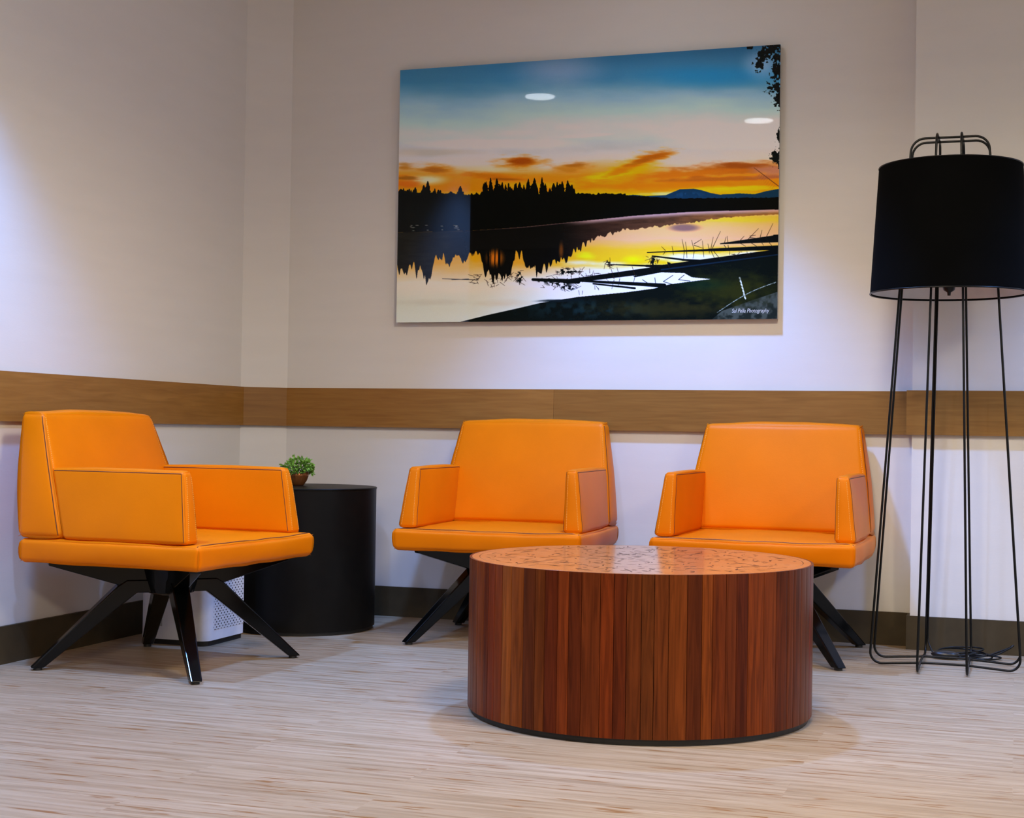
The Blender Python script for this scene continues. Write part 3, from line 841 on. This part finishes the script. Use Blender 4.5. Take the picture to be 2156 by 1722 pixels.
    rm = sm(2, -2, Y - edge) * wat
    rc = np.stack([np.interp(X, [0, 300, 450, 900, 1100, 1500, 2080], v) for v in ([22, 26, 8, 8, 46, 92, 160], [22, 26, 8, 9, 28, 56, 100], [18, 22, 8, 10, 20, 34, 38])], -1) * (1 + (n3[..., None] - .5) * .6)
    img = img * (1 - rm[..., None]) + np.clip(rc, 0, 255) * rm[..., None]
    blend(ell(560, 1160, 50, 50, .8) * (spike > .5) * .9 * wat, (226, 120, 20))
    blend(ell(455, 1160, 32, 26, .6) * .9 * wat, (240, 160, 20))
    blend(ell(910, 1120, 14, 50, .8) * .5 * wat, (180, 90, 20))
    blend(ell(1560, 1000, 95, 24, .6) * .8 * wat, (108, 74, 78))
    # pale lines along the far bank
    blend(wat * sm(26, 0, Y - shore) * sm(900, 1100, X) * .85, (214, 170, 162))
    blend(wat * sm(7, 0, Y - shore) * sm(350, 800, X) * .6, (150, 110, 118))
    # forest
    tr = [(60, 792, 30), (95, 797, 22), (130, 796, 26), (182, 772, 22), (203, 750, 20), (238, 800, 24), (285, 816, 24), (322, 812, 26), (345, 818, 20), (376, 778, 24), (405, 822, 14), (436, 816, 18), (462, 812, 18), (490, 808, 18), (513, 755, 15), (536, 734, 16), (569, 738, 22), (598, 766, 18), (615, 770, 14), (640, 782, 20), (668, 790, 18), (690, 758, 22), (712, 772, 14), (736, 740, 16), (768, 736, 24), (808, 733, 16), (826, 766, 14), (850, 790, 16), (872, 768, 13), (888, 757, 15), (915, 754, 20), (944, 749, 18), (966, 778, 15), (1000, 814, 20), (1040, 824, 18), (1080, 822, 16)]
    top = np.interp(X, [0, 380, 420, 480, 1000, 1250, 1500, 2080], [818, 826, 836, 826, 828, 830, 848, 844])
    top = top - 14 * vnoise(14, 4000, 31, 2) * (X < 1250) - 5 * vnoise(9, 4000, 32, 1)
    fm = ((Y > top) & (Y < shore)).astype(float)
    for x, y, wd in tr:
        hgt = 846 - y
        tt = (Y - y) / hgt
        half = 1.55 * wd * np.clip(tt, 0, 1) ** .8 * (.36 + .64 * vnoise(9, 7, int(x), 2))
        fm = np.maximum(fm, ((np.abs(X - x) < half + 1.0) & (tt > 0) & (tt < 1.3)).astype(float))
    for k in range(70):
        x = (rs.choice([rs.uniform(45, 400), rs.uniform(490, 985), rs.uniform(490, 985)])); y = (rs.uniform(785, 822) if x < 420 else rs.uniform(758, 815)); wd = rs.uniform(12, 24)
        tt = (Y - y) / (850 - y)
        half = wd * np.clip(tt, 0, 1) ** .6 * (.35 + .65 * vnoise(8, 7, 100 + k, 2))
        fm = np.maximum(fm, ((np.abs(X - x) < half + 1.5) & (tt > 0) & (tt < 1.3)).astype(float))
    blend(fm, (2, 5, 5))
    blend(ell(210, 935, 200, 70, .9) * .25 * fm, (14, 26, 20))
    for k in range(16):
        x = 60 + rs.rand() * 320; y = 985 + rs.rand() * 30
        blend(ell(x, y, 5 + rs.rand() * 9, 3.5, .6) * .6, (150, 150, 140))
    # bank in front
    lw = vnoise(40, 20, 41, 3)
    bank = poly([(360, 1502), (520, 1462), (690, 1424), (800, 1398), (1000, 1366), (1250, 1342), (1400, 1322), (1480, 1300), (1600, 1284), (1700, 1272), (1600, 1262), (1560, 1240), (1440, 1236), (1300, 1262), (1290, 1255), (1460, 1222), (1700, 1188), (1900, 1150), (2080, 1105), (2080, 1520), (340, 1520)])
    blend(bank, (7, 13, 11))
    blend(bank * sm(.40, .75, n4) * .5 * ell(1050, 1430, 420, 60, .9), (24, 52, 56))
    blend(bank * ell(1820, 1330, 300, 110, .9, 0, (lw - .5) * .8) * .75, (44, 44, 12))
    blend(bank * ell(1450, 1430, 420, 50, .9, 0, (lw - .5) * .9) * .6, (48, 42, 16))
    blend(bank * ell(1650, 1300, 160, 40, .9) * .5, (10, 36, 22))
    blend(bank * poly([(1690, 1500), (1760, 1440), (1900, 1390), (2080, 1330), (2080, 1520)]) * (.35 + .65 * sm(.35, .65, n4)), (62, 66, 58))
    blend(ell(900, 1386, 120, 8, .7, -.02, (n3 - .5) * .8), (10, 20, 24))
    # fallen logs
    for p0, p1, w0, w1 in [((760, 1274), (1000, 1284), 14, 24), ((940, 1284), (1460, 1216), 22, 34), ((1440, 1216), (2075, 1128), 38, 34), ((1000, 1280), (1455, 1306), 10, 22), ((1080, 1296), (1300, 1320), 8, 10), ((1365, 1131), (1700, 1118), 4, 12), ((1690, 1118), (2075, 1106), 14, 26), ((1750, 1085), (2075, 1056), 5, 42), ((1392, 1150), (1560, 1170), 7, 10), ((1550, 1170), (1730, 1180), 10, 14), ((1160, 1194), (1380, 1202), 5, 9), ((1360, 1202), (1500, 1206), 12, 20), ((280, 1269), (470, 1276), 2, 4), ((330, 1275), (420, 1270), 2, 2), ((2030, 1040), (2075, 1040), 4, 8)]:
        line(np.array(p0, float), np.array(p1, float), w0, w1, (5, 9, 10))
    line(np.array((1440., 1222)), np.array((2075., 1140)), 8, 6, (14, 30, 42))
    # twigs and their mirror images
    tw = [((1560, 1120), (1548, 1062)), ((1572, 1120), (1566, 1075)), ((1612, 1118), (1598, 1066)), ((1612, 1085), (1650, 1062)), ((1660, 1116), (1655, 1070)), ((1700, 1112), (1712, 1050)), ((1708, 1108), (1750, 1020)), ((1690, 1110), (1684, 1085)), ((1770, 1085), (1780, 1050)), ((1790, 1085), (1786, 1045)), ((1850, 1072), (1875, 1045)), ((1895, 1062), (1950, 1005)), ((1905, 1045), (1935, 1040)), ((1958, 1056), (1968, 1014)), ((1990, 1052), (2026, 978)), ((1460, 1120), (1440, 1100)), ((1500, 1120), (1495, 1098)), ((1190, 1270), (1170, 1205)), ((1220, 1262), (1205, 1210)), ((1300, 1250), (1285, 1205)), ((1380, 1200), (1390, 1150)), ((1480, 1210), (1470, 1180))]
    for a0, b0 in tw:
        line(np.array(a0, float), np.array(b0, float), 3, 1.6, (40, 24, 12))
        line(np.array((a0[0], a0[1] + 8.)), np.array((b0[0] + 8, a0[1] + 8 + (a0[1] - b0[1]) * .7)), 3, 1.6, (20, 18, 16))
    for k in range(150):
        cx, cy, sx_, sy_ = [(930, 1245, 70, 30), (1000, 1240, 60, 26), (880, 1300, 90, 26), (1400, 1175, 30, 26), (1160, 1188, 22, 16), (690, 1262, 22, 26), (640, 1268, 60, 26), (1090, 1250, 60, 26), (1850, 1140, 90, 14), (1000, 1325, 110, 16), (460, 1270, 22, 30), (540, 1290, 40, 20)][k % 12]
        x = cx + rs.randn() * sx_ * .55; y = cy + rs.randn() * sy_ * .55; a_ = rs.rand() * 6.28; L = 14 + rs.rand() * 26
        line(np.array((x, y)), np.array((x + L * math.cos(a_), y + L * math.sin(a_) * .8)), 2.6, 1.4, (26, 18, 12), .9)
    lf = vnoise(9, 9, 51, 2)
    for cx, cy, rx, ry in [(930, 1232, 52, 24), (985, 1228, 36, 20), (900, 1290, 90, 22), (945, 1318, 46, 18), (1400, 1172, 24, 22), (1390, 1190, 20, 16), (1160, 1184, 14, 12), (690, 1262, 20, 40), (830, 1278, 70, 14), (1480, 1188, 18, 8)]:
        blend(ell(cx, cy, rx, ry, .5) * (lf > .50), (8, 12, 12))
    # zig-zag mirror of branches in the pale pool
    for q in [[(1500, 1252), (1450, 1285), (1500, 1300)], [(1560, 1250), (1530, 1275), (1590, 1282)], [(1405, 1265), (1410, 1300)], [(1340, 1275), (1370, 1295)]]:
        for a0, b0 in zip(q, q[1:]): line(np.array(a0, float), np.array(b0, float), 3, 3, (10, 14, 14))
    # striped marker and rope in the grass
    for k in range(7): line(np.array((1852. + k * 4.6, 1265 + k * 17)), np.array((1856. + k * 4.6, 1274 + k * 17)), 9, 7, (190, 192, 176) if k else (120, 120, 100))
    for k in range(26):
        t_ = k / 26; p = np.array((1735 + 310 * t_, 1448 - 158 * t_ - 18 * math.sin(t_ * 3.1))); line(p, p + np.array((9., -5)), 4, 3, (150, 158, 146) if k % 3 else (90, 100, 92))
    # overhanging branch at the upper right
    lf2 = vnoise(11, 11, 61, 3)
    for cx, cy, rx, ry, rot in [(1898, 50, 26, 9, -.2), (1995, 78, 44, 34, -.5), (1968, 112, 30, 22, -.7), (1946, 146, 22, 24, -.4), (2022, 60, 30, 26, 0), (2040, 112, 24, 30, 0), (2048, 175, 26, 34, 0), (2036, 205, 22, 26, .3), (2040, 262, 34, 30, 0), (2014, 268, 20, 14, 0), (2050, 320, 20, 36, 0), (2046, 625, 26, 34, 0), (2052, 660, 14, 20, 0), (2056, 505, 8, 30, 0)]:
        blend((ell(cx, cy, rx * 1.15, ry * 1.15, .25, rot, (lf2 - .5) * 2.6) > .5).astype(float), (6, 14, 14))
    line(np.array((2052., 38)), np.array((2066., 70)), 9, 12, (6, 12, 12))
    line(np.array((1925., 685)), np.array((2062., 788)), 2.4, 4, (96, 48, 30))
    for k in range(9): line(np.array((1960. + k * 10, 712 + k * 7)), np.array((1945. + k * 9, 735 + k * 8)), 1.2, 1, (140, 80, 40), .6)
    lift = (1 + .20 * sm(600, 430, Y) * sm(40, 200, Y) + .10 * sm(600, 500, Y))[..., None]
    img = np.where(img > 20, img * lift, img)
    img += (rs.rand(H, W, 1) - .5) * 5
    return np.clip(img, 0, 255) / 255

PW, PH_ = 1400, 936
art = paint_landscape(PW, PH_)
lin_art = np.where(art <= .04045, art / 12.92, ((art + .055) / 1.055) ** 2.4)
GAIN = np.array([1.30, 1.45, 1.55])
lin_art = np.clip(lin_art * GAIN, 0, .93)
srgb = np.where(lin_art <= .0031308, lin_art * 12.92, 1.055 * lin_art ** (1 / 2.4) - .055)
im = bpy.data.images.new('landscape_print', PW, PH_)
buf = np.ones((PH_, PW, 4), np.float32); buf[..., :3] = srgb[::-1]
im.pixels.foreach_set(buf.ravel()); im.update(); im.pack()

x0, x1, zz0, zz1 = -2.3433, -.8329, 1.1697, 2.1776
t = thing('wall_picture', 'large glossy unframed picture of a sunset over a lake on the back wall', 'picture', ((x0 + x1) / 2, 0, (zz0 + zz1) / 2))
wx, wz = (x1 - x0) / 2, (zz1 - zz0) / 2
bm = bmesh.new(); add_box(bm, -wx + .0005, wx - .0005, -.0275, -.008, -wz + .0005, wz - .0005); obj('panel', bm, M_panel, t)
bm = bmesh.new(); add_box(bm, -wx + .12, wx - .12, -.008, 0, -wz + .12, wz - .12); obj('hanging_frame', bm, M_glide, t)
bm = bmesh.new(); add_box(bm, -wx, wx, -.030, -.0275, -wz, wz)
uv = bm.loops.layers.uv.new('UVMap')
for f in bm.faces:
    for l in f.loops: l[uv].uv = ((l.vert.co.x + wx) / (2 * wx), (l.vert.co.z + wz) / (2 * wz))
mt, tr_, b = new_mat('glossy_landscape_print')
ti = tr_.nodes.new('ShaderNodeTexImage'); ti.image = im; ti.interpolation = 'Cubic'; ti.extension = 'EXTEND'
uvn = tr_.nodes.new('ShaderNodeUVMap'); uvn.uv_map = 'UVMap'
tr_.links.new(uvn.outputs[0], ti.inputs[0]); tr_.links.new(ti.outputs['Color'], b.inputs['Base Color'])
b.inputs['Roughness'].default_value = .02; b.inputs['Specular IOR Level'].default_value = .2
pr = obj('print', bm, mt, t)
cu = bpy.data.curves.new('signature', 'FONT'); cu.body = 'Sal Pella Photography'; cu.size = .0215; cu.shear = .25; cu.extrude = .0002
tmp = bpy.data.objects.new('tmp_text', cu); COL.objects.link(tmp)
bpy.context.view_layer.update()
me = bpy.data.meshes.new_from_object(tmp.evaluated_get(bpy.context.evaluated_depsgraph_get()))
bpy.data.objects.remove(tmp)
wd = max(v.co.x for v in me.vertices) - min(v.co.x for v in me.vertices)
k = .138 / wd
for v in me.vertices: v.co = Vector((v.co.x * k, -v.co.z, v.co.y))
me.materials.clear(); me.materials.append(mat('pale_ink', (.62, .64, .62), .4))
sg = bpy.data.objects.new('signature', me); COL.objects.link(sg); sg.parent = t
sg.location = (wx - .030 - .138, -.0303, -wz + .024)

# ---------------------------------------------------------------- ceiling lights, then the added fill lights
for x, y, tint, watts, beam, lab in DOWNLIGHTS:
    t = thing('ceiling_light', lab, 'ceiling light', (x, y, CEIL), 0, 'recessed ceiling lights')
    bm = bmesh.new(); add_lathe(bm, [(.083, 0), (.098, -.004), (.100, 0), (.083, 0)], 48); fix_normals(bm); obj('trim_ring', bm, M_ring, t, True)
    bm = bmesh.new(); add_lathe(bm, [(0, -.002), (.082, -.002), (.082, 0), (0, 0)], 48); fix_normals(bm); obj('diffuser', bm, M_emit, t)
    ld = bpy.data.lights.new('downlight', 'SPOT'); ld.energy = watts; ld.color = tint
    ld.spot_size = math.radians(beam); ld.spot_blend = .55; ld.shadow_soft_size = .05
    lo = bpy.data.objects.new('downlight', ld); COL.objects.link(lo); lo.parent = t; lo.location = (0, 0, -.06)
    lo['kind'] = 'light'

for x, y, tint, watts, lab in FILL_LIGHTS:  # invented fixtures out of view that carry the warm ambient fill
    t = thing('ceiling_light', lab, 'ceiling light', (x, y, CEIL), 0, 'added warm fill lights')
    bm = bmesh.new(); add_lathe(bm, [(0, 0), (.31, 0), (.31, -.055), (.295, -.06), (.29, -.05), (0, -.05)], 64); fix_normals(bm); obj('housing', bm, M_ring, t, True).data.set_sharp_from_angle(angle=.6)
    bm = bmesh.new(); add_lathe(bm, [(0, -.066), (.27, -.062), (.289, -.052), (0, -.052)], 64); fix_normals(bm); obj('diffuser', bm, M_fill, t, True)
    ld = bpy.data.lights.new('warm_fill', 'SPOT'); ld.energy = watts; ld.color = tint
    ld.spot_size = math.radians(165); ld.spot_blend = .4; ld.shadow_soft_size = .25
    lo = bpy.data.objects.new('warm_fill', ld); COL.objects.link(lo); lo.parent = t; lo.location = (0, 0, -.10)
    lo['kind'] = 'light'
